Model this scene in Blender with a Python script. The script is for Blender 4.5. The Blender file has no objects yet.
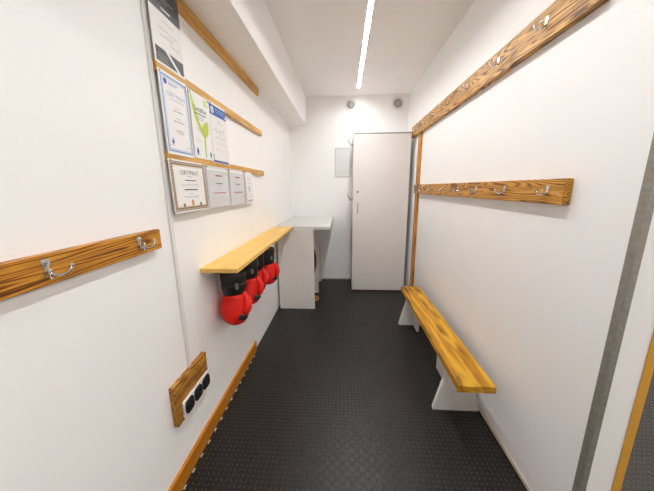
import bpy, bmesh, math, random
from mathutils import Vector, Matrix
random.seed(7)
SC = bpy.context.scene
COL = SC.collection
PI = math.pi

# ------------------------------------------------------------------ materials
def new_mat(name):
    m = bpy.data.materials.new(name); m.use_nodes = True
    nt = m.node_tree; b = nt.nodes['Principled BSDF']
    return m, nt, b

def plain(name, col, rough=.5, metal=0, spec=.5, noise=0, nscale=30, bump=0, bscale=200):
    m, nt, b = new_mat(name)
    b.inputs['Roughness'].default_value = rough
    b.inputs['Metallic'].default_value = metal
    b.inputs['Specular IOR Level'].default_value = spec
    b.inputs['Base Color'].default_value = (*col, 1)
    tc = nt.nodes.new('ShaderNodeTexCoord')
    if noise:
        n = nt.nodes.new('ShaderNodeTexNoise'); n.inputs['Scale'].default_value = nscale
        r = nt.nodes.new('ShaderNodeValToRGB')
        r.color_ramp.elements[0].position = .3; r.color_ramp.elements[1].position = .7
        r.color_ramp.elements[0].color = (*[c * (1 - noise) for c in col], 1)
        r.color_ramp.elements[1].color = (*[min(1, c * (1 + noise)) for c in col], 1)
        nt.links.new(tc.outputs['Object'], n.inputs['Vector'])
        nt.links.new(n.outputs['Fac'], r.inputs['Fac'])
        nt.links.new(r.outputs['Color'], b.inputs['Base Color'])
    if bump:
        n = nt.nodes.new('ShaderNodeTexNoise'); n.inputs['Scale'].default_value = bscale
        n.inputs['Detail'].default_value = 3
        bp = nt.nodes.new('ShaderNodeBump'); bp.inputs['Strength'].default_value = bump
        bp.inputs['Distance'].default_value = .001
        nt.links.new(tc.outputs['Object'], n.inputs['Vector'])
        nt.links.new(n.outputs['Fac'], bp.inputs['Height'])
        nt.links.new(bp.outputs['Normal'], b.inputs['Normal'])
    return m

def wood(name, stops, axis='Y', ring=26, dist=5, blotch=.5, blotch_col=(.10, .035, .008), rough=.4, fine=.25, seed=0.0, warp=2.2, stretch=.09, bstretch=.45, bscale=14):
    """stained softwood: grain bands along one axis, growth swirls, scorch blotches"""
    m, nt, b = new_mat(name)
    L = nt.links.new
    b.inputs['Roughness'].default_value = rough
    b.inputs['Specular IOR Level'].default_value = .3
    tc = nt.nodes.new('ShaderNodeTexCoord')
    mp = nt.nodes.new('ShaderNodeMapping')
    k = {'X': 0, 'Y': 1, 'Z': 2}[axis]
    s = [1, 1, 1]; s[k] = stretch
    mp.inputs['Scale'].default_value = s
    mp.inputs['Location'].default_value = (seed, seed * .7, seed * 1.3)
    L(tc.outputs['Object'], mp.inputs['Vector'])
    n1 = nt.nodes.new('ShaderNodeTexNoise'); n1.inputs['Scale'].default_value = warp * 5; n1.inputs['Detail'].default_value = 2
    L(mp.outputs['Vector'], n1.inputs['Vector'])
    # rings = sin(noise * ring)
    mu = nt.nodes.new('ShaderNodeMath'); mu.operation = 'MULTIPLY'; mu.inputs[1].default_value = ring * dist
    L(n1.outputs['Fac'], mu.inputs[0])
    sn = nt.nodes.new('ShaderNodeMath'); sn.operation = 'SINE'; L(mu.outputs[0], sn.inputs[0])
    ma = nt.nodes.new('ShaderNodeMath'); ma.operation = 'MULTIPLY_ADD'; ma.inputs[1].default_value = .5; ma.inputs[2].default_value = .5
    L(sn.outputs[0], ma.inputs[0])
    # fine fibres
    mp2 = nt.nodes.new('ShaderNodeMapping'); s2 = [1, 1, 1]; s2[k] = .03
    mp2.inputs['Scale'].default_value = s2; L(tc.outputs['Object'], mp2.inputs['Vector'])
    n2 = nt.nodes.new('ShaderNodeTexNoise'); n2.inputs['Scale'].default_value = 260; n2.inputs['Detail'].default_value = 2
    L(mp2.outputs['Vector'], n2.inputs['Vector'])
    mx = nt.nodes.new('ShaderNodeMix'); mx.inputs['Factor'].default_value = fine
    L(ma.outputs[0], mx.inputs['A']); L(n2.outputs['Fac'], mx.inputs['B'])
    r = nt.nodes.new('ShaderNodeValToRGB')
    els = r.color_ramp.elements
    els[0].position = stops[0][0]; els[0].color = (*stops[0][1], 1)
    els[1].position = stops[-1][0]; els[1].color = (*stops[-1][1], 1)
    for p, c in stops[1:-1]:
        e = els.new(p); e.color = (*c, 1)
    L(mx.outputs['Result'], r.inputs['Fac'])
    # scorch blotches
    mp3 = nt.nodes.new('ShaderNodeMapping'); s3 = [1, 1, 1]; s3[k] = bstretch
    mp3.inputs['Scale'].default_value = s3; mp3.inputs['Location'].default_value = (seed * 2, seed, 0)
    L(tc.outputs['Object'], mp3.inputs['Vector'])
    n3 = nt.nodes.new('ShaderNodeTexNoise'); n3.inputs['Scale'].default_value = bscale; n3.inputs['Detail'].default_value = 3
    L(mp3.outputs['Vector'], n3.inputs['Vector'])
    r3 = nt.nodes.new('ShaderNodeMapRange'); r3.inputs['From Min'].default_value = .5; r3.inputs['From Max'].default_value = .75
    r3.inputs['To Min'].default_value = 0; r3.inputs['To Max'].default_value = blotch
    L(n3.outputs['Fac'], r3.inputs['Value'])
    m2 = nt.nodes.new('ShaderNodeMix'); m2.data_type = 'RGBA'
    L(r3.outputs['Result'], m2.inputs['Factor']); L(r.outputs['Color'], m2.inputs['A'])
    m2.inputs['B'].default_value = (*blotch_col, 1)
    L(m2.outputs['Result'], b.inputs['Base Color'])
    bp = nt.nodes.new('ShaderNodeBump'); bp.inputs['Strength'].default_value = .25; bp.inputs['Distance'].default_value = .001
    L(mx.outputs['Result'], bp.inputs['Height']); L(bp.outputs['Normal'], b.inputs['Normal'])
    return m

def floor_mat():
    """black rubber sheet with raised checker-plate dashes"""
    m, nt, b = new_mat('black_rubber_tread'); L = nt.links.new
    N = lambda op, a, c=None: _math(nt, op, a, c)
    tc = nt.nodes.new('ShaderNodeTexCoord'); sx = nt.nodes.new('ShaderNodeSeparateXYZ')
    L(tc.outputs['Object'], sx.inputs[0])
    P = .0235
    u = N('DIVIDE', sx.outputs['X'], P); v = N('DIVIDE', sx.outputs['Y'], P)
    fu = N('SUBTRACT', N('FRACT', u), .5); fv = N('SUBTRACT', N('FRACT', v), .5)
    par = N('FLOORED_MODULO', N('ADD', N('FLOOR', u), N('FLOOR', v)), 2.0)
    s = N('SUBTRACT', N('MULTIPLY', par, 2.0), 1.0)
    sv = N('MULTIPLY', fv, s)
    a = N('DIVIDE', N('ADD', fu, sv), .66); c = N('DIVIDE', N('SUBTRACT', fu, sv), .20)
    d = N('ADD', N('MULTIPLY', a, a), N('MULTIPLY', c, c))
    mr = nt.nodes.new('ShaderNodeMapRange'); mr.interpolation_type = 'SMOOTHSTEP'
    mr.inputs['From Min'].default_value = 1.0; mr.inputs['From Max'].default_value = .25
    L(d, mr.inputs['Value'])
    bp = nt.nodes.new('ShaderNodeBump'); bp.inputs['Strength'].default_value = 1.0; bp.inputs['Distance'].default_value = .0075
    L(mr.outputs['Result'], bp.inputs['Height']); L(bp.outputs['Normal'], b.inputs['Normal'])
    n = nt.nodes.new('ShaderNodeTexNoise'); n.inputs['Scale'].default_value = 3.0
    L(tc.outputs['Object'], n.inputs['Vector'])
    r = nt.nodes.new('ShaderNodeValToRGB')
    r.color_ramp.elements[0].position = .3; r.color_ramp.elements[0].color = (.0075, .0066, .0056, 1)
    r.color_ramp.elements[1].position = .75; r.color_ramp.elements[1].color = (.0105, .0090, .0076, 1)
    L(n.outputs['Fac'], r.inputs['Fac'])
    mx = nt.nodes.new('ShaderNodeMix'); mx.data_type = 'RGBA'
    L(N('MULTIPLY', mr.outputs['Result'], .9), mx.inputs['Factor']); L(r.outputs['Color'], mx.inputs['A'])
    mx.inputs['B'].default_value = (.068, .060, .052, 1)  # paler dashes: highlights of the light strip put into the colour
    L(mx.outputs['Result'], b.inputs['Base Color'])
    b.inputs['Roughness'].default_value = .40
    b.inputs['Specular IOR Level'].default_value = .42
    return m

def _math(nt, op, a, c=None):
    n = nt.nodes.new('ShaderNodeMath'); n.operation = op
    for i, x in enumerate((a, c)):
        if x is None: continue
        if isinstance(x, (int, float)): n.inputs[i].default_value = x
        else: nt.links.new(x, n.inputs[i])
    return n.outputs[0]

def emis(name, col, st):
    m, nt, b = new_mat(name)
    b.inputs['Base Color'].default_value = (.9, .9, .9, 1)
    b.inputs['Emission Color'].default_value = (*col, 1); b.inputs['Emission Strength'].default_value = st
    return m

M = {}
M['wall'] = plain('white_wall_panel', (.925, .917, .908), .62, spec=.25, noise=.008, nscale=4)
M['ceiling'] = plain('white_ceiling_panel', (.90, .88, .865), .6, spec=.3, noise=.008, nscale=4)
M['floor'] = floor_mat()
M['trim'] = plain('cream_plastic_trim', (.66, .58, .48), .45)
M['white_plastic'] = plain('white_plastic', (.82, .80, .78), .35)
M['alu'] = plain('brushed_aluminium', (.30, .28, .25), .45, metal=.35, noise=.12, nscale=60)
M['cab'] = plain('light_grey_laminate', (.78, .75, .73), .4, noise=.01, nscale=6)
M['cab_door'] = plain('pale_grey_door_laminate', (.80, .765, .74), .38, noise=.01, nscale=6)
M['edge'] = plain('grey_edge_band', (.34, .33, .32), .4)
M['desk'] = plain('white_desk_laminate', (.86, .83, .79), .38, noise=.01, nscale=8)
M['desk_top'] = plain('pale_grey_desktop_laminate', (.58, .57, .555), .35, noise=.012, nscale=9)
M['panel_frame'] = plain('pale_grey_frame', (.56, .56, .55), .4)
M['steel'] = plain('satin_steel', (.66, .65, .64), .16, metal=1, noise=.06, nscale=80)
M['dark_steel'] = plain('dark_dull_steel', (.30, .29, .28), .35, metal=1, noise=.05, nscale=80)  # darker, duller steel of the lock, side hooks and bench screws
M['red'] = plain('red_vinyl', (.72, .013, .007), .42, spec=.3, noise=.12, nscale=18, bump=.35, bscale=60)
M['black_vinyl'] = plain('black_vinyl', (.012, .011, .011), .42, noise=.2, nscale=25, bump=.4, bscale=90)
M['black_plastic'] = plain('black_plastic', (.010, .010, .011), .35, noise=.1, nscale=40)
M['grey_print'] = plain('grey_print', (.22, .21, .21), .5)
M['maroon'] = plain('maroon_fabric', (.085, .012, .012), .8, noise=.3, nscale=40, bump=.4)
M['cord'] = plain('pale_cord', (.62, .55, .48), .7, noise=.1)
M['amber'] = plain('amber_tape', (.75, .33, .03), .4, noise=.05)
M['paper'] = plain('white_paper', (.84, .825, .81), .5, noise=.01, nscale=20)
M['sleeve'] = plain('greyish_sleeved_paper', (.66, .66, .675), .3, noise=.05, nscale=30)
M['ink'] = plain('black_ink', (.055, .05, .05), .6)
M['ink_grey'] = plain('grey_ink', (.38, .38, .39), .6)
M['ink_pale'] = plain('pale_grey_ink', (.60, .60, .61), .6)
M['ink_dark'] = plain('charcoal_ink', (.075, .07, .075), .5, noise=.15, nscale=60)
M['ink_blue'] = plain('blue_ink', (.035, .10, .36), .5, noise=.08, nscale=60)
M['ink_paleblue'] = plain('pale_blue_ink', (.26, .37, .60), .5, noise=.12, nscale=150)
M['ink_green'] = plain('lime_green_ink', (.50, .62, .07), .5, noise=.06, nscale=40)
M['ink_red'] = plain('red_ink', (.45, .09, .08), .6)
M['ink_brown'] = plain('gold_brown_ornament_ink', (.26, .16, .065), .5, noise=.5, nscale=260)
M['ink_gold'] = plain('gold_ink', (.55, .30, .07), .5, noise=.2, nscale=120)
M['pin'] = plain('steel_pin', (.35, .33, .32), .35, metal=.8)
M['led'] = emis('white_led', (.985, .995, 1.0), 92)
M['screen'] = plain('translucent_flap', (.74, .74, .735), .35)
DK = (.055, .018, .004)
M['rail_top'] = wood('scorched_pine_rail', [(.14, (.06, .017, .004)), (.30, (.27, .10, .018)), (.48, (.57, .29, .066)), (1, (.70, .41, .115))],
                     'Y', ring=46, dist=4, blotch=.75, blotch_col=(.09, .028, .006), warp=2.0, stretch=.10, seed=1.3, fine=.35)
M['rail_mid'] = wood('scorched_pine_rail_orange', [(.12, (.10, .030, .005)), (.30, (.38, .15, .017)), (.52, (.58, .27, .036)), (1, (.67, .35, .062))],
                     'Y', ring=46, dist=4, blotch=.9, blotch_col=(.09, .026, .005), warp=2.2, stretch=.07, seed=4.1, fine=.35)
M['board'] = wood('scorched_orange_board', [(.12, (.075, .021, .004)), (.30, (.32, .115, .012)), (.52, (.54, .225, .021)), (1, (.63, .295, .035))],
                  'Y', ring=50, dist=4, blotch=.85, blotch_col=(.10, .028, .004), warp=2.4, stretch=.055, seed=2.2, fine=.35)
M['outlet_board'] = wood('scorched_outlet_board', [(.10, (.08, .024, .004)), (.3, (.33, .125, .016)), (.58, (.54, .25, .038)), (1, (.62, .32, .06))],
                  'Y', ring=32, dist=4, blotch=.95, blotch_col=(.085, .026, .005), warp=2.8, stretch=.10, seed=6.2, fine=.35)
M['post'] = wood('orange_pine_post', [(.05, (.30, .10, .012)), (.4, (.52, .21, .024)), (1, (.62, .28, .036))],
                 'Z', ring=14, dist=3, blotch=.5, blotch_col=(.15, .05, .01), warp=2.4, stretch=.1, seed=.4)
M['bench'] = wood('yellow_stained_bench_plank', [(.03, (.38, .15, .008)), (.3, (.58, .28, .014)), (.65, (.67, .35, .022)), (1, (.72, .40, .035))],
                  'Y', ring=12, dist=3, blotch=1.0, blotch_col=(.13, .045, .006), warp=2.2, stretch=.08, seed=3.7, bstretch=.22, bscale=20)
M['shelf'] = wood('light_pine_shelf', [(.0, (.74, .44, .095)), (.5, (.82, .51, .125)), (1, (.86, .56, .155))],
                  'Y', ring=6, dist=3, blotch=.18, blotch_col=(.55, .27, .05), warp=2, stretch=.08, seed=5.0, rough=.42)
M['batten'] = wood('pine_batten', [(.0, (.54, .27, .052)), (.5, (.68, .37, .085)), (1, (.74, .43, .115))],
                   'Y', ring=10, dist=3, blotch=.35, blotch_col=(.36, .15, .025), warp=2, stretch=.1, seed=7.0)
M['skirting'] = wood('orange_wood_skirting', [(.0, (.40, .13, .005)), (.5, (.48, .170, .007)), (1, (.53, .20, .010))],
                     'Y', ring=5, dist=3, blotch=.12, blotch_col=(.35, .12, .01), warp=2, stretch=.05, seed=8.0)
M['casing'] = wood('orange_wood_casing', [(.0, (.54, .25, .030)), (.5, (.64, .32, .046)), (1, (.70, .37, .06))],
                   'Z', ring=5, dist=3, blotch=.12, blotch_col=(.35, .14, .02), warp=2, stretch=.05, seed=9.0)

# ------------------------------------------------------------------ mesh builder
class MB:
    def __init__(self): self.bm = bmesh.new(); self.mats = []
    def mi(self, m):
        if m is None: m = self.default
        if m not in self.mats: self.mats.append(m)
        return self.mats.index(m)
    default = 'wall'
    def _set(self, faces, m):
        i = self.mi(m)
        for f in faces: f.material_index = i
    def box(self, x0, x1, y0, y1, z0, z1, m=None, bevel=0, seg=2, mtx=None):
        t = bmesh.new()
        vs = [t.verts.new((x, y, z)) for z in (z0, z1) for y in (y0, y1) for x in (x0, x1)]
        for f in ((0, 2, 3, 1), (4, 5, 7, 6), (0, 1, 5, 4), (2, 6, 7, 3), (0, 4, 6, 2), (1, 3, 7, 5)):
            t.faces.new([vs[i] for i in f])
        if bevel:
            bmesh.ops.bevel(t, geom=t.edges[:], offset=bevel, segments=seg, affect='EDGES', profile=.5)
        self.merge(t, m, mtx); return self
    def prism(self, pts, d, m=None, bevel=0, mtx=None):
        """closed polygon pts (3D) extruded by vector d"""
        t = bmesh.new(); d = Vector(d)
        a = [t.verts.new(p) for p in pts]; b = [t.verts.new(Vector(p) + d) for p in pts]
        n = len(pts)
        t.faces.new(a[::-1]); t.faces.new(b)
        for i in range(n): t.faces.new((a[i], a[(i + 1) % n], b[(i + 1) % n], b[i]))
        bmesh.ops.recalc_face_normals(t, faces=t.faces[:])
        if bevel: bmesh.ops.bevel(t, geom=t.edges[:], offset=bevel, segments=2, affect='EDGES', profile=.5)
        self.merge(t, m, mtx); return self
    def tube(self, pts, r, m=None, n=10, mtx=None, closed=False):
        t = bmesh.new(); pts = [Vector(p) for p in pts]
        rs = r if isinstance(r, (list, tuple)) else [r] * len(pts)
        rings = []; ref = None
        for i, p in enumerate(pts):
            if closed: tg = pts[(i + 1) % len(pts)] - pts[i - 1]
            else: tg = pts[min(i + 1, len(pts) - 1)] - pts[max(i - 1, 0)]
            tg.normalize()
            if ref is None:
                ref = Vector((0, 0, 1)) if abs(tg.z) < .9 else Vector((1, 0, 0))
            a = (ref - tg * ref.dot(tg)).normalized(); ref = a; b = tg.cross(a)
            rings.append([t.verts.new(p + (a * math.cos(k * 2 * PI / n) + b * math.sin(k * 2 * PI / n)) * rs[i]) for k in range(n)])
        cnt = len(rings) if closed else len(rings) - 1
        for i in range(cnt):
            A, B = rings[i], rings[(i + 1) % len(rings)]
            for k in range(n): t.faces.new((A[k], A[(k + 1) % n], B[(k + 1) % n], B[k]))
        if not closed: t.faces.new(rings[0][::-1]); t.faces.new(rings[-1])
        self.merge(t, m, mtx, True); return self
    def lathe(self, prof, c, axis='Z', m=None, n=32, mtx=None, smooth=True):
        """prof: (radius, height) pairs"""
        t = bmesh.new(); c = Vector(c); rings = []
        def pt(r, h, k):
            a = 2 * PI * k / n; u, v = r * math.cos(a), r * math.sin(a)
            return c + Vector({'Z': (u, v, h), 'Y': (u, h, v), 'X': (h, u, v)}[axis])
        for r, h in prof:
            rings.append([t.verts.new(pt(r, h, k)) for k in range(n)] if r > 1e-6 else [t.verts.new(pt(0, h, 0))])
        for A, B in zip(rings, rings[1:]):
            for k in range(n):
                k2 = (k + 1) % n
                if len(A) == 1 and len(B) == 1: continue
                if len(A) == 1: t.faces.new((A[0], B[k], B[k2]))
                elif len(B) == 1: t.faces.new((A[k], B[0], A[k2]))
                else: t.faces.new((A[k], A[k2], B[k2], B[k]))
        bmesh.ops.recalc_face_normals(t, faces=t.faces[:])
        self.merge(t, m, mtx, smooth); return self
    def loft(self, rings, m=None, n=24, power=2.3, mtx=None, caps=True):
        """rings: (cx,cy,cz,rx,ry) horizontal super-ellipses"""
        t = bmesh.new(); R = []
        for cx, cy, cz, rx, ry in rings:
            ring = []
            for k in range(n):
                a = 2 * PI * k / n; ca, sa = math.cos(a), math.sin(a)
                ring.append(t.verts.new((cx + rx * math.copysign(abs(ca) ** (2 / power), ca), cy + ry * math.copysign(abs(sa) ** (2 / power), sa), cz)))
            R.append(ring)
        for A, B in zip(R, R[1:]):
            for k in range(n): t.faces.new((A[k], A[(k + 1) % n], B[(k + 1) % n], B[k]))
        if caps: t.faces.new(R[0][::-1]); t.faces.new(R[-1])
        bmesh.ops.recalc_face_normals(t, faces=t.faces[:])
        self.merge(t, m, mtx, True); return self
    def ball(self, c, r, m=None, mtx=None, n=16):
        t = bmesh.new(); bmesh.ops.create_uvsphere(t, u_segments=n, v_segments=max(6, n // 2 + 2), radius=1)
        r = r if isinstance(r, (tuple, list)) else (r, r, r)
        bmesh.ops.transform(t, matrix=Matrix.Translation(c) @ Matrix.Diagonal((*r, 1)), verts=t.verts[:])
        self.merge(t, m, mtx, True); return self
    def merge(self, t, m, mtx=None, smooth=False):
        if mtx is not None: bmesh.ops.transform(t, matrix=mtx, verts=t.verts[:])
        i = self.mi(m); me = bpy.data.meshes.new('tmp')
        for f in t.faces: f.material_index = i; f.smooth = smooth
        t.to_mesh(me); t.free(); self.bm.from_mesh(me); bpy.data.meshes.remove(me)
    def text(self, s, size, m, mtx, center=True, shear=0, spacing=1):
        cu = bpy.data.curves.new('t', 'FONT'); cu.body = s; cu.size = size; cu.space_character = spacing
        cu.align_x = 'CENTER' if center else 'LEFT'; cu.align_y = 'CENTER'; cu.shear = shear; cu.resolution_u = 2
        ob = bpy.data.objects.new('t', cu); COL.objects.link(ob)
        dg = bpy.context.evaluated_depsgraph_get(); dg.update()
        me = bpy.data.meshes.new_from_object(ob.evaluated_get(dg))
        t = bmesh.new(); t.from_mesh(me); self.merge(t, m, mtx)
        bpy.data.objects.remove(ob); bpy.data.curves.remove(cu); bpy.data.meshes.remove(me)
    def build(self, name, mat=None, parent=None, world=True, loc=None):
        me = bpy.data.meshes.new(name)
        if parent is not None and world:
            off = Vector(parent['base']); bmesh.ops.translate(self.bm, vec=-off, verts=self.bm.verts[:])
        self.bm.to_mesh(me); self.bm.free()
        for k in self.mats: me.materials.append(M[mat if k is None or k == MB.default and mat else k])
        o = bpy.data.objects.new(name, me); COL.objects.link(o)
        if parent is not None: o.parent = parent; o['base'] = parent['base']
        if loc is not None: o.location = loc
        return o

def tag(o, label, cat, group=None):
    o['label'] = label; o['category'] = cat
    if group: o['group'] = group
    return o
def thing(name, label, cat, loc, group=None):
    o = bpy.data.objects.new(name, None); COL.objects.link(o); o.empty_display_size = .05
    o.location = loc; o['base'] = list(loc)
    return tag(o, label, cat, group)
def part(mb, name, mat, parent, **k): return mb.build(name, mat, parent, **k)
def struct(mb, name, mat, label=None):
    o = mb.build(name, mat); o['kind'] = 'structure'
    if label: o['label'] = label
    return o
def B(*a, **k): return MB().box(*a, **k)

# ------------------------------------------------------------------ room
XL, XR, YB, ZC, YF = -.72, .815, 3.756, 2.445, -1.6
X2, Y2 = 3.7, 3.3          # far sides of the neighbouring room
JY = .785                   # doorway jamb
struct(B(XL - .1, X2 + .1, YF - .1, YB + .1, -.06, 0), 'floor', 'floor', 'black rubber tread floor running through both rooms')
# ceiling with a slot for the light
LX0, LX1, LY0, LY1 = .147, .184, -.15, 3.50
c = MB()
c.box(XL - .1, LX0, YF - .1, YB + .1, ZC, ZC + .06); c.box(LX1, X2 + .1, YF - .1, YB + .1, ZC, ZC + .06)
c.box(LX0, LX1, YF - .1, LY0, ZC, ZC + .06); c.box(LX0, LX1, LY1, YB + .1, ZC, ZC + .06)
struct(c, 'ceiling', 'ceiling', 'white ceiling')
struct(B(XL - .08, XL, YF, YB, 0, ZC), 'wall_left', 'wall', 'white panelled left wall')
struct(B(XL - .08, XR + .1, YB, YB + .08, 0, ZC), 'wall_back', 'wall', 'white end wall behind the locker')
w = MB(); w.box(XR, XR + .1, JY, YB, 0, ZC); w.box(XR, XR + .1, YF, -.35, 0, ZC); w.box(XR, XR + .1, -.35, JY, 2.12, ZC)
struct(w, 'wall_right', 'wall', 'white right wall with a doorway beside the camera')
struct(B(XL - .08, X2 + .08, YF - .08, YF, 0, ZC), 'wall_front', 'wall')
struct(B(X2, X2 + .08, YF, Y2, 0, ZC), 'wall_far', 'wall')
struct(B(XR + .1, X2 + .08, Y2, Y2 + .08, 0, ZC), 'wall_side', 'wall')
struct(B(XL, -.497, YF, YB, 2.098, ZC), 'trim_1', 'wall', 'white boxed-in soffit along the left wall under the ceiling')
# aluminium corner of the doorway
a = MB(); a.box(XR - .003, XR, JY, JY + .022, 0, 2.12); a.box(XR - .003, XR + .017, JY - .003, JY, 0, 2.12)
struct(a, 'trim_2', 'alu', 'grey aluminium corner strip on the doorway edge')
struct(B(XR + .1, XR + .127, JY - .003, JY + .09, 0, 2.2), 'door_1', 'casing', 'orange wood casing on the far edge of the doorway')
struct(B(XL, XL + .014, YF, 1.955, 0, .084, bevel=.002), 'baseboard_left', 'skirting', 'orange wooden skirting board on the left wall')
struct(B(XR - .008, XR, JY + .022, YB, 0, .022, bevel=.002), 'baseboard_right', 'trim', 'thin cream skirting strip on the right wall')
struct(B(-.30, .113, YB - .008, YB, 0, .022, bevel=.002), 'baseboard_back', 'trim')
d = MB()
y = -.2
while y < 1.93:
    d.box(XL + .0165, XL + .0225, y, y + .020, 0, .0012); y += .0735  # pale slips added for light glinting off the mat edge
struct(d, 'trim_3', 'white_plastic', 'row of small pale dashes standing for light glints along the edge of the black floor mat')

# ------------------------------------------------------------------ ceiling lights
t = thing('ceiling_light', 'long white LED strip recessed in the corridor ceiling', 'ceiling light', (.165, 1.67, ZC))
part(B(LX0 + .004, LX1 - .004, LY0 + .004, LY1 - .004, ZC + .008, ZC + .011), 'diffuser', 'led', t)
p = MB()
p.box(LX0, LX0 + .004, LY0, LY1, ZC - .001, ZC + .03); p.box(LX1 - .004, LX1, LY0, LY1, ZC - .001, ZC + .03)
p.box(LX0 + .004, LX1 - .004, LY0, LY0 + .004, ZC - .001, ZC + .03); p.box(LX0 + .004, LX1 - .004, LY1 - .004, LY1, ZC - .001, ZC + .03)
p.box(LX0 + .004, LX1 - .004, LY0 + .004, LY1 - .004, ZC + .02, ZC + .03)
part(p, 'frame', 'white_plastic', t)
# lamp of the neighbouring room (out of frame, lights what the doorway shows)
ld = bpy.data.lights.new('neighbour_room_lamp', 'AREA'); ld.shape = 'RECTANGLE'; ld.size = .06; ld.size_y = 3.0; ld.energy = 70; ld.color = (1, .95, .89)
lo = bpy.data.objects.new('neighbour_room_lamp', ld); COL.objects.link(lo); lo.location = (2.2, .9, ZC - .01)

# ------------------------------------------------------------------ coat hooks
def hook_parts():
    """plate and two splayed prongs, facing +x, origin at the middle of the plate's back"""
    pl = MB()
    prof = [(.011, .026), (.0125, .020), (.012, .012), (.0075, .002), (.007, -.012), (.0105, -.020), (.009, -.026)]
    pts = [(.0, y, z) for y, z in prof] + [(.0, -y, z) for y, z in prof[::-1]]
    pl.prism(pts, (.0035, 0, 0), bevel=.001)
    pl.lathe([(0, .0055), (.0035, .005), (.004, .0035)], (0, 0, .016), 'X', n=10)
    prs = []
    for s in (1, -1):
        pr = MB()
        path = [(.003, .003 * s, -.014), (.014, .007 * s, -.022), (.026, .014 * s, -.025), (.037, .021 * s, -.022), (.044, .027 * s, -.013), (.047, .030 * s, -.003)]
        pr.tube(path, [.0052, .0045, .004, .0038, .0038, .004], n=8)
        pr.ball((.0475, .0305 * s, .001), .0062, n=10)
        prs.append(pr)
    return pl, prs
HOOK = None
def add_hook(parent, pos, side, label=None):
    """side +1: wall on the left (hook faces +x); -1: wall on the right"""
    global HOOK
    if HOOK is None:
        pl, prs = hook_parts()
        h = pl.build('coat_hook', 'steel'); ps = [q.build('prong', 'steel') for q in prs]
        for q in ps: q.parent = h
        HOOK = (h, ps); hh, pp = h, ps
    else:
        hh = HOOK[0].copy(); COL.objects.link(hh); pp = []
        for q in HOOK[1]:
            c = q.copy(); COL.objects.link(c); c.parent = hh; pp.append(c)
    hh.parent = parent
    hh.location = Vector(pos) - Vector(parent['base'])
    hh.rotation_euler = (0, 0, 0 if side > 0 else PI); hh.scale = (.82,) * 3 if side > 0 else (.72,) * 3
    return hh
def add_screw(parent, pos, side):
    s = MB(); s.lathe([(0, .0022 * side), (.0045, .0018 * side), (.005, -.0006 * side)], pos, 'X', n=12)
    s.build('screw', 'steel', parent)

# left near board
t = thing('coat_rack', 'scorched orange board with two steel double hooks on the near left wall', 'coat rack', (XL, .3, 1.118))
t_l = part(B(XL, XL + .025, -.35, .972, 1.080, 1.153, bevel=.002), 'backboard', 'board', t)
for y in (.255, .566, .860): add_hook(t, (XL + .025, y, 1.122), 1)
add_screw(t, (XL + .025, .935, 1.118), 1)

# right wall: upper rail
t = thing('coat_rack', 'long scorched pine rail high on the right wall with double hooks', 'coat rack', (XR, 2.2, 1.91))
part(B(XR - .029, XR, 1.015, 3.40, 1.858, 1.980, bevel=.003), 'backboard', 'rail_top', t)
for y in (1.26, 1.595, 1.95, 2.29, 2.61, 2.98, 3.2): add_hook(t, (XR - .029, y, 1.925), -1)
# middle rail
t = thing('coat_rack', 'scorched orange rail at mid height on the right wall above the bench', 'coat rack', (XR, 2.1, 1.28))
part(B(XR - .029, XR, 1.036, 3.16, 1.233, 1.327, bevel=.003), 'backboard', 'rail_mid', t)
for y in (1.115, 1.40, 1.69, 1.955, 2.235, 2.53, 2.83): add_hook(t, (XR - .029, y, 1.285), -1)
for y in (1.072, 1.180): add_screw(t, (XR - .029, y, 1.275), -1)
# post joining the rails: recessed behind the middle rail
pm = MB(); pm.box(XR - .022, XR, 3.035, 3.125, .03, 1.232, bevel=.002); pm.box(XR - .022, XR, 3.035, 3.125, 1.328, 1.857, bevel=.002)
tag(pm.build('wooden_post', 'post'), 'narrow orange wooden upright on the right wall between locker and bench', 'post')

# ------------------------------------------------------------------ battens on the left wall
def batten(y0, y1, z0, z1, label):
    tag(B(XL, XL + .02, y0, y1, z0, z1, bevel=.0015).build('wooden_batten', 'batten'), label, 'batten', 'pine battens on the left wall')
batten(1.085, 2.385, 2.045, 2.0975, 'topmost pine batten on the left wall, tucked under the white soffit')
batten(1.085, 2.415, 1.738, 1.778, 'middle pine batten on the left wall, above the upper row of certificates')
batten(1.085, 2.41, 1.411, 1.449, 'lowest pine batten on the left wall, above the lower row of certificates')

# ------------------------------------------------------------------ cable cover and outlets
tag(B(XL, XL + .009, 1.064, 1.083, .47, ZC, bevel=.0015).build('cable_cover', 'white_plastic'),
    'slim white vertical cable cover running down the left wall to the sockets', 'cable cover')
t = thing('power_outlet', 'triple black socket in white frame on scorched wooden block, low left wall', 'power outlet', (XL, 1.06, .40))
part(B(XL, XL + .024, .925, 1.190, .305, .492, bevel=.002), 'mounting_board', 'outlet_board', t)
fr = part(B(XL + .024, XL + .034, .958, 1.180, .318, .396, bevel=.004), 'socket_frame', 'white_plastic', t)
for i in range(3):
    yc = .997 + i * .072
    s = MB(); pts = []
    for k in range(24):
        a = 2 * PI * k / 24; ca, sa = math.cos(a), math.sin(a)
        pts.append((XL + .0335, yc + .0305 * math.copysign(abs(ca) ** .55, ca), .357 + .0315 * math.copysign(abs(sa) ** .55, sa)))
    s.prism(pts, (.0075, 0, 0), bevel=.0012)
    s.lathe([(.0225, .0005), (.0225, .003), (.019, .003), (.018, -.001)], (XL + .0405, yc, .357), 'X', n=28)
    so = part(s, 'socket', 'black_plastic', fr)
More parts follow.
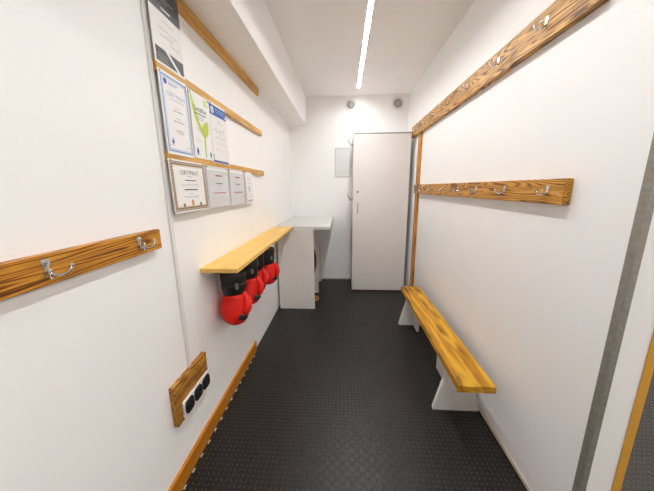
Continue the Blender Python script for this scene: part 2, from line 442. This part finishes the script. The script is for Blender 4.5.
# ------------------------------------------------------------------ certificates
ROT = Matrix(((0, 0, 1, 0), (1, 0, 0, 0), (0, 1, 0, 0), (0, 0, 0, 1)))     # paper u -> +y, v -> +z, normal -> +x
class Sheet:
    def __init__(self, y0, y1, z0, z1, paper='paper', tilt=0, roll=0, x=XL + .0215):
        self.w, self.h = y1 - y0, z1 - z0
        self.mb = MB()
        top = Vector((x, (y0 + y1) / 2, z1))
        self.M = Matrix.Translation(top) @ Matrix.Rotation(-tilt, 4, 'Y') @ Matrix.Rotation(roll, 4, 'X') @ ROT @ Matrix.Translation((-self.w / 2, -self.h, 0))
        self.base = [top.x, top.y, top.z]
        self.k = 0
        self.mb.box(0, self.w, 0, self.h, -.0006, 0, paper, mtx=self.M)
    def r(self, u0, u1, v0, v1, m, lift=1):
        """rectangle in fractions of the sheet, v from the top"""
        w, h = self.w, self.h; z = .00025 * lift
        self.mb.box(u0 * w, u1 * w, (1 - v1) * h, (1 - v0) * h, 0, z, m, mtx=self.M)
    def poly(self, pts, m, lift=1):
        w, h = self.w, self.h
        self.mb.prism([(u * w, (1 - v) * h, 0) for u, v in pts], (0, 0, .00025 * lift), m, mtx=self.M)
    def frame(self, i, t, m, lift=1):
        tu, tv, iu, iv = t, t * self.w / self.h, i, i * self.w / self.h
        self.r(iu, 1 - iu, iv, iv + tv, m, lift); self.r(iu, 1 - iu, 1 - iv - tv, 1 - iv, m, lift)
        self.r(iu, iu + tu, iv + tv, 1 - iv - tv, m, lift); self.r(1 - iu - tu, 1 - iu, iv + tv, 1 - iv - tv, m, lift)
    def t(self, s, u, v, size, m, lift=2, **k):
        self.mb.text(s, size, m, self.M @ Matrix.Translation((u * self.w, (1 - v) * self.h, .0003 * lift)), **k)
    def disc(self, u, v, r, m, lift=1, ry=None):
        pts = [(u + r * math.cos(a * PI / 10) , v + (ry or r) * math.sin(a * PI / 10) * self.w / self.h) for a in range(20)]
        self.poly(pts[::-1], m, lift)
    def done(self, label, pins=((.06, .025), (.94, .025)), grp='certificates on the left wall', name='certificate', cat='certificate'):
        root = thing(name, label, cat, self.base, grp)
        part(self.mb, 'sheet', None, root)
        for u, v in pins:
            p = MB(); c = self.M @ Vector((u * self.w, (1 - v) * self.h, 0))
            p.lathe([(0, .003), (.0035, .0022), (.0042, 0)], c, 'X', n=10)
            part(p, 'push_pin', 'pin', root)
        return root

# poster with charcoal bands
s = Sheet(1.078, 1.272, 1.768, 2.066, tilt=.0)
s.r(0, 1, 0, .36, 'ink_dark'); s.r(.37, .66, .295, .315, 'paper', 2); s.r(.25, .8, .17, .185, 'ink_grey', 2); s.r(.3, .6, .21, .225, 'ink_grey', 2)
for u0, u1, v in ((.38, .72, .45), (.25, .85, .55), (.42, .72, .60), (.25, .66, .63), (.55, .88, .68)): s.r(u0, u1, v, v + .007, 'ink_grey')
s.r(.06, .97, .80, .97, 'ink_dark')
s.poly([(.36, .80), (.48, .80), (.86, .97), (.74, .97)], 'paper', 2)
for v in (.88, .91, .94): s.r(.12, .42, v, v + .006, 'ink_grey', 2)
s.done('white document with charcoal header and footer bands, topmost on the left wall', ((.06, .03), (.94, .03)))
# blue-bordered certificate
s = Sheet(1.083, 1.280, 1.440, 1.750, tilt=.006)
s.frame(.055, .04, 'ink_paleblue'); s.frame(.115, .008, 'ink_paleblue')
s.disc(.20, .115, .055, 'ink_blue'); s.r(.29, .62, .105, .118, 'ink_paleblue'); s.r(.29, .55, .13, .138, 'ink_paleblue')
s.t('CERTYFIKAT', .53, .25, .023, 'ink_paleblue'); s.r(.28, .78, .30, .307, 'ink_paleblue')
for u0, u1, v in ((.43, .62, .39), (.36, .71, .43), (.42, .62, .52), (.34, .72, .56), (.40, .66, .67), (.38, .68, .69), (.42, .64, .71)): s.r(u0, u1, v, v + .007, 'ink' if v in (.43, .56) else 'ink_grey')
s.r(.20, .27, .82, .86, 'ink_blue'); s.r(.22, .25, .79, .82, 'ink_blue'); s.r(.7, .84, .875, .882, 'ink_grey'); s.r(.16, .30, .875, .882, 'ink_grey')
s.done('white certificate with a pale blue border in the upper row')
# green-swoosh certificate
s = Sheet(1.288, 1.474, 1.446, 1.742, tilt=.004)
s.poly([(.02, .02), (.10, .02), (.24, .22), (.40, .44), (.60, .56), (.66, .60), (.60, .64), (.40, .58), (.20, .40), (.08, .2)][::-1], 'ink_green')
s.poly([(.48, .62), (.50, .50), (.62, .42), (.82, .36), (.86, .46), (.82, .57), (.70, .63), (.60, .66)][::-1], 'ink_green')
s.poly([(.56, .62), (.65, .62), (.62, .80), (.62, .97), (.55, .97), (.56, .8)][::-1], 'ink_green')
s.r(.70, .88, .035, .14, 'ink_green')
for k in range(4): s.r(.735, .85, .055 + k * .02, .062 + k * .02, 'paper', 2)
s.t('Certyfikat', .46, .235, .031, 'ink', 3)
s.r(.16, .76, .30, .312, 'ink', 3); s.r(.30, .62, .345, .353, 'ink_grey', 3); s.r(.30, .66, .38, .387, 'ink_grey', 3)
for v in (.48, .53, .56): s.r(.15, .35, v, v + .007, 'ink_pale', 3)
for v in (.70, .73): s.r(.14, .40, v, v + .007, 'ink_pale', 3)
s.r(.12, .22, .87, .91, 'ink_blue'); s.r(.14, .20, .84, .95, 'ink_blue'); s.r(.81, .90, .885, .925, 'ink_blue'); s.r(.83, .88, .86, .96, 'ink_blue')
s.done('white certificate with a lime green swoosh in the upper row')
# blue header
s = Sheet(1.478, 1.680, 1.440, 1.748, tilt=.004)
s.poly([(0, .035), (.92, .035), (.97, .05), (.97, .20), (0, .20)][::-1], 'ink_blue'); s.disc(.14, .118, .085, 'paper', 2); s.disc(.14, .118, .055, 'ink_paleblue', 3); s.disc(.14, .118, .03, 'paper', 4)
s.r(.30, .85, .075, .09, 'ink_paleblue', 2); s.r(.30, .90, .115, .128, 'ink_paleblue', 2); s.r(.86, .92, .14, .17, 'paper', 2)
s.r(.42, .64, .27, .277, 'ink_pale'); s.r(.34, .72, .31, .317, 'ink_pale')
s.t('365', .52, .50, .085, 'ink_pale'); s.t('365', .54, .515, .085, 'paper', 3, ); s.r(.12, .80, .44, .446, 'ink_grey', 3)
for k, u in enumerate((.18, .33, .48, .63, .75)): s.r(u, u + .09, .56 + .012 * (k % 2), .567 + .012 * (k % 2), 'ink_grey', 3)
for v in (.64, .67, .75, .78): s.r(.14, .86, v, v + .005, 'ink_pale')
s.r(.0, .92, .955, .99, 'ink_blue'); s.r(0, .03, .86, .955, 'ink_blue')
s.done('white certificate with a blue header and white round emblem in the upper row')
# ornate border
s = Sheet(1.076, 1.362, 1.200, 1.422, tilt=.022, x=XL + .023)
s.r(.0, 1, 0, .006, 'ink_pale')
s.frame(.026, .052, 'ink_brown'); s.frame(.086, .006, 'ink_gold', 1)
n = 26
for k in range(n):
    u = .05 + .90 * k / (n - 1); s.disc(u, .060, .008, 'paper', 2); s.disc(u, .940, .008, 'paper', 2)
for k in range(18):
    v = .08 + .84 * k / 17; s.disc(.048, v, .008, 'paper', 2); s.disc(.952, v, .008, 'paper', 2)
s.t('CERTYFIKAT', .50, .235, .026, 'ink'); s.r(.43, .58, .30, .31, 'ink_grey')
s.r(.35, .66, .37, .388, 'ink'); s.r(.27, .72, .45, .457, 'ink_grey'); s.r(.25, .75, .48, .487, 'ink_grey'); s.r(.31, .69, .55, .572, 'ink')
s.r(.44, .56, .64, .65, 'ink_grey'); s.r(.27, .74, .69, .697, 'ink_grey'); s.r(.30, .70, .715, .722, 'ink_grey')
s.disc(.50, .82, .032, 'ink_gold', 2, .05); s.disc(.26, .86, .03, 'ink_brown', 2); s.disc(.74, .86, .03, 'ink_brown', 2)
s.done('white certificate with an ornate gold-brown border in the lower row')
def grey_cert(y0, y1, z0, z1, label, tilt, dark):
    s = Sheet(y0, y1, z0, z1, paper='sleeve', tilt=tilt, x=XL + .022)
    s.r(.02, .98, .03, .10, 'paper'); s.frame(.03, .01, 'ink_pale')
    s.r(.38, .66, .20, .235, 'ink_red'); s.r(.36, .68, .40, .42, 'ink'); s.r(.44, .60, .46, .468, 'ink_grey')
    s.r(.22, .80, .63, .655, 'ink_red'); s.r(.24, .80, .67, .68, 'ink_grey') if dark else None
    for v in (.75, .78, .81, .90): s.r(.12, .88, v, v + .006, 'ink_pale')
    s.r(.16, .34, .86, .866, 'ink_grey'); s.r(.62, .84, .86, .866, 'ink_grey')
    s.disc(.88, .14, .02, 'ink_grey')
    return s.done(label)
grey_cert(1.374, 1.645, 1.200, 1.418, 'greyish sheet with red lettering beside the gold-brown bordered certificate', .016, False)
grey_cert(1.655, 1.905, 1.198, 1.420, 'greyish sheet with red lettering beside the smallest white note', .014, True)
s = Sheet(1.915, 2.075, 1.204, 1.416, tilt=.03, x=XL + .0225)
for v in (.18, .24, .36, .80): s.r(.3, .72, v, v + .012, 'ink_grey')
s.disc(.5, .56, .14, 'ink_pale'); s.r(.25, .78, .93, .96, 'ink_brown')
s.done('small white note at the far end of the lower row', ((.08, .03), (.92, .03)))

# ------------------------------------------------------------------ shelf, gloves, desk
SZ = .910
t = thing('wall_shelf', 'light pine shelf on the left wall with boxing gloves under it', 'shelf', (XL, 2.0, SZ))
part(B(XL, -.527, 1.257, 2.755, SZ - .022, SZ, bevel=.0015), 'shelf_board', 'shelf', t)
cl = part(B(XL, XL + .018, 1.33, 2.72, SZ - .052, SZ - .022, bevel=.001), 'wall_cleat', 'white_plastic', t)

def glove(x, y, ztop, rot, label, s=1.0):
    root = thing('boxing_glove', label, 'boxing glove', (x, y, ztop), 'red and black boxing gloves under the shelf')
    Rm = Matrix.Translation((x, y, ztop)) @ Matrix.Rotation(rot, 4, 'Z') @ Matrix.Diagonal((s, s, s, 1))
    c = MB()
    c.loft([(0, 0, .0, .062, .046), (0, 0, .004, .067, .051), (0, 0, -.004, .070, .054), (0, 0, -.03, .069, .053), (0, 0, -.08, .064, .050), (0, 0, -.120, .062, .050), (0, 0, -.138, .058, .046)], mtx=Rm)
    c.loft([(0, 0, -.066, .0655, .0515), (0, 0, -.070, .0670, .0525), (0, 0, -.098, .0655, .0520), (0, 0, -.102, .063, .049)], mtx=Rm)
    cuff = part(c, 'cuff', 'black_vinyl', root)
    p = MB(); p.box(.000, .018, -.0550, -.0505, -.094, -.058, bevel=.0015, mtx=Rm); part(p, 'cuff_badge', 'grey_print', cuff)
    m = MB()
    m.loft([(0, 0, -.122, .050, .040), (0, 0, -.130, .059, .048), (-.001, .001, -.148, .066, .056), (-.003, .002, -.175, .073, .064), (-.004, .001, -.205, .078, .070),
            (-.005, -.003, -.235, .079, .071), (-.004, -.008, -.262, .074, .066), (-.003, -.012, -.285, .063, .055), (-.002, -.015, -.300, .048, .042), (-.002, -.016, -.310, .030, .026), (-.002, -.017, -.314, .012, .010)], mtx=Rm, n=32)
    body = part(m, 'mitt', 'red', root)
    g = MB(); g.tube([(.068 * math.cos(a * PI / 12) - .002, .058 * math.sin(a * PI / 12) + .001, -.152 - .006 * math.cos(a * PI / 6)) for a in range(24)], .0022, n=6, closed=True, mtx=Rm)
    part(g, 'piping', 'red', body)
    th = MB()
    tp = [(.044, -.024, -.130), (.056, -.036, -.155), (.062, -.048, -.180), (.058, -.058, -.205), (.048, -.064, -.226), (.038, -.066, -.240)]
    th.tube(tp, [.016, .021, .0245, .0245, .021, .014], n=16, mtx=Rm); th.ball(tp[-1], (.014, .012, .012), mtx=Rm); th.ball(tp[0], .016, mtx=Rm)
    part(th, 'thumb', 'red', root)
    pa = MB(); pa.ball((.024, -.063, -.256), (.031, .018, .022), mtx=Rm); part(pa, 'palm_patch', 'black_vinyl', root)
    lo = MB(); lo.tube([(-.018, 0, -.012), (-.014, 0, .018), (0, 0, .030), (.014, 0, .018), (.018, 0, -.012)], .0025, n=6, mtx=Rm)
    part(lo, 'hanging_loop', 'cord', root)
    # its hook under the shelf
    hk = MB(); zt = SZ - .022
    top = ztop + .030 * s
    hk.tube([(x, y, zt), (x, y + .001, top + .008), (x, y + .010, top - .002), (x, y + .004, top - .010), (x, y - .006, top - .004)], .002, n=6)
    part(hk, 'cup_hook', 'steel', t)
glove(-.625, 1.425, .845, .55, 'large red glove with black cuff nearest the camera under the shelf', 1.0)
glove(-.640, 1.700, .845, .70, 'red glove hanging second from the near end of the shelf', 1.0)
glove(-.645, 1.875, .845, .45, 'red glove half hidden, third from the near end of the shelf', .96)
glove(-.632, 2.13, .815, .9, 'red glove hanging nearest the white desk, apart from the other three', .95)

t = thing('corner_desk', 'white desk with pale grey top in the far left corner', 'desk', (-.43, 3.25, 0))
part(B(XL, -.140, 2.765, YB, SZ - .032, SZ, bevel=.0015), 'desktop', 'desk_top', t)
fp = part(B(-.695, -.312, 2.745, 2.763, .0, SZ - .033 , bevel=.001), 'side_panel', 'desk', t)
for xx in (-.625, -.355):
    q = MB(); q.lathe([(0, -.0015), (.006, -.0012), (.0065, .0005)], (xx, 2.745, .425), 'Y', n=14); part(q, 'screw_cap', 'white_plastic', fp)
part(B(-.695, -.312, 3.215, 3.233, .0, SZ - .033, bevel=.001), 'side_panel', 'desk', t)
part(B(-.695, -.312, 3.655, 3.673, .0, SZ - .033, bevel=.001), 'side_panel', 'desk', t)
part(B(-.690, -.675, 2.764, 3.214, .0, SZ - .033, bevel=.001), 'back_panel', 'desk', t)
part(B(-.674, -.335, 2.764, 3.214, .30, .318, bevel=.001), 'lower_shelf', 'desk', t)
# items under the desk
t = thing('drawstring_bag', 'dark maroon bag with pale cord on the shelf under the desk', 'bag', (-.40, 2.98, .319))
b = MB(); b.loft([(-.40, 2.98, .319, .045, .06), (-.40, 2.98, .335, .07, .09), (-.395, 2.98, .42, .082, .10), (-.39, 2.98, .52, .083, .10), (-.39, 2.98, .60, .075, .085), (-.39, 2.98, .645, .04, .045), (-.39, 2.98, .655, .03, .03), (-.39, 2.98, .69, .045, .05), (-.39, 2.98, .692, .01, .01)], n=28)
part(b, 'sack', 'maroon', t)
b = MB(); b.tube([(-.362, 2.96, .650), (-.318, 2.95, .615), (-.301, 2.94, .55), (-.300, 2.94, .48), (-.303, 2.945, .42)], .0045, n=8)
part(b, 'cord', 'cord', t)
t = thing('tape_roll', 'small amber roll standing on the floor under the desk', 'tape', (-.315, 2.97, 0))
b = MB(); b.lathe([(.014, -.012), (.029, -.012), (.030, -.010), (.030, .010), (.029, .012), (.014, .012), (.013, .010), (.013, -.010), (.014, -.012)], (-.318, 2.97, .030), 'Y', n=36)
part(b, 'tape', 'amber', t)

# ------------------------------------------------------------------ locker
CX0, CX1, CY0, CY1, CZ = .108, .764, 3.325, YB - .01, 1.912
t = thing('tall_locker', 'tall pale grey single-door locker against the end wall', 'locker', (.436, 3.53, 0))
b = MB(); b.box(CX0, CX0 + .018, CY0, CY1, .012, CZ); b.box(CX1 - .018, CX1, CY0, CY1, .012, CZ)
b.box(CX0 + .018, CX1 - .018, CY0, CY1, .012, .03); b.box(CX0 + .018, CX1 - .018, CY0, CY1, CZ - .018, CZ)
b.box(CX0 + .018, CX1 - .018, CY1 - .006, CY1, .03, CZ - .018)
part(b, 'body', 'cab', t)
for xx in (CX0 + .03, CX1 - .06):
    for yy in (CY0 + .03, CY1 - .06): part(B(xx, xx + .03, yy, yy + .03, 0, .012), 'foot', 'black_plastic', t)
dr = part(B(CX0 + .0005, CX1 - .0005, CY0 - .020, CY0 - .002, .014, CZ - .012, bevel=.0015), 'door', 'cab_door', t)
part(B(CX0, CX1, CY0 - .022, CY0 - .0005, CZ - .008, CZ + .002, bevel=.001), 'top_edge', 'edge', t)
q = MB(); q.lathe([(0, -.006), (.008, -.006), (.011, -.004), (.012, .0)], (CX0 + .055, CY0 - .020, 1.252), 'Y', n=20); q.box(CX0 + .054, CX0 + .056, CY0 - .0275, CY0 - .025, 1.246, 1.258, 'black_plastic')
part(q, 'lock', 'dark_steel', dr)
hx = CX0 + .058
q = MB(); q.tube([(hx, CY0 - .020, 1.125), (hx, CY0 - .038, 1.118), (hx, CY0 - .046, 1.10), (hx, CY0 - .048, 1.063), (hx, CY0 - .046, 1.026), (hx, CY0 - .038, 1.008), (hx, CY0 - .020, 1.001)], .0055, n=10)
part(q, 'handle', 'steel', dr)
for z in (1.83, 1.185):
    q = MB(); yy = 3.42
    q.box(CX0 - .003, CX0, yy - .008, yy + .008, z - .035, z + .01, bevel=.001)
    q.tube([(CX0 - .003, yy, z - .022), (CX0 - .030, yy, z - .020), (CX0 - .052, yy, z), (CX0 - .064, yy, z + .035)], .0042, n=8)
    q.tube([(CX0 - .003, yy, z - .026), (CX0 - .022, yy - .01, z - .040), (CX0 - .036, yy - .012, z - .030), (CX0 - .040, yy - .012, z - .012)], .0038, n=8)
    part(q, 'side_hook', 'dark_steel', t)

# ------------------------------------------------------------------ end-wall fittings
t = thing('access_panel', 'square white flap panel on the end wall beside the locker', 'access panel', (-.02, YB, 1.63))
b = MB(); b.box(-.12, .085, YB - .010, YB, 1.44, 1.452); b.box(-.12, .085, YB - .010, YB, 1.803, 1.815); b.box(-.12, -.108, YB - .010, YB, 1.452, 1.803); b.box(.073, .085, YB - .010, YB, 1.452, 1.803)
part(b, 'frame', 'panel_frame', t)
fl = part(B(-.107, .072, YB - .013, YB - .001, 1.453, 1.802, bevel=.002), 'flap', 'screen', t)
for k in range(2):
    part(B(-.09, .055, YB - .0145, YB - .013, 1.47 + k * .03, 1.472 + k * .03), 'slot', 'edge', fl)
for x, lab in ((.079, 'round white air vent on the end wall left of the light strip'), (.676, 'round white air vent in the upper right corner above the locker')):
    t = thing('air_vent', lab, 'air vent', (x, YB, 2.336), 'round air vents on the end wall')
    b = MB(); b.lathe([(.052, .001), (.076, -.002), (.078, -.006), (.074, -.010), (.055, -.012), (.050, -.010), (.050, .001)], (x, YB, 2.336), 'Y', n=40); part(b, 'collar', 'white_plastic', t)
    b = MB(); b.lathe([(0, -.030), (.018, -.029), (.034, -.025), (.041, -.018), (.040, -.010), (.0, -.008)], (x, YB, 2.336), 'Y', n=40)
    b.lathe([(0, -.034), (.007, -.033), (.008, -.029)], (x, YB, 2.336), 'Y', n=14); part(b, 'valve_disc', 'edge', t)
    b = MB(); b.lathe([(.0, -.001), (.050, -.001), (.050, -.004), (0, -.004)], (x, YB, 2.336), 'Y', n=32); part(b, 'duct', 'edge', t)

# ------------------------------------------------------------------ bench
BX0, BX1, BY0, BY1, BZ = .560, .737, 1.172, 2.53, .358
t = thing('bench', 'low bench with yellow stained plank seat along the right wall', 'bench', (.65, 1.85, 0))
part(B(BX0, BX1, BY0, BY1, BZ - .036, BZ, bevel=.002), 'seat', 'bench', t)
def leg(y, first):
    l = MB()
    l.prism([(.537, y, .0), (.537, y, .012), (.612, y, BZ - .0365), (.725, y, BZ - .0365), (.800, y, .012), (.800, y, .0)], (0, .024, 0), bevel=.0012)
    o = part(l, 'leg', 'white_plastic', t)
    q = MB(); q.lathe([(0, -.001), (.0038, -.0008), (.004, .0005)], (.668, y, .13), 'Y', n=12); part(q, 'screw', 'dark_steel', o)
    if first:
        k = .075 / (BZ - .0425); x0 = .537 + k * (.165 - .012)
        part(MB().prism([(x0 + .004, y - .005, .165), (.611, y - .005, BZ - .037), (.726, y - .005, BZ - .037), (.800 - k * .153, y - .005, .165)], (0, .0048, 0), bevel=.0008), 'cross_batten', 'white_plastic', o)
    return o
leg(1.41, True); leg(2.43, False)
part(B(.640, .662, 1.435, 1.69, .085, BZ - .0365, bevel=.001), 'brace', 'white_plastic', t)
part(B(.672, .694, 2.31, 2.4295, .0, BZ - .0365, bevel=.001), 'brace', 'white_plastic', t)

# ------------------------------------------------------------------ camera
f, pitch, yaw, roll = 270.088, .209789, .0626759, -.00802775
cp, sp = math.cos(pitch), math.sin(pitch)
fw = Vector((-math.sin(yaw) * cp, math.cos(yaw) * cp, -sp)); rt = Vector((math.cos(yaw), math.sin(yaw), 0)); up = rt.cross(fw)
rt2 = math.cos(roll) * rt + math.sin(roll) * up; up2 = rt2.cross(fw)
cam = bpy.data.cameras.new('camera'); co = bpy.data.objects.new('camera', cam); COL.objects.link(co)
cam.sensor_fit = 'HORIZONTAL'; cam.sensor_width = 36; cam.lens = 36 * f / 654; cam.clip_start = .02
mt = Matrix((rt2, up2, -fw)).transposed().to_4x4(); mt.translation = (0, 0, 1.3)
co.matrix_world = mt
SC.camera = co

# ------------------------------------------------------------------ world and colour
wd = bpy.data.worlds.new('world'); wd.use_nodes = True; SC.world = wd
wd.node_tree.nodes['Background'].inputs['Color'].default_value = (.8, .8, .8, 1)
wd.node_tree.nodes['Background'].inputs['Strength'].default_value = .3
SC.view_settings.view_transform = 'Standard'; SC.view_settings.look = 'None'
SC.view_settings.gamma = 1; SC.view_settings.use_curve_mapping = False
SC.view_settings.exposure = 0.27
SC.cycles.max_bounces = 16; SC.cycles.diffuse_bounces = 10; SC.cycles.glossy_bounces = 6
SC.cycles.use_denoising = True
SC.cycles.sample_clamp_indirect = 10
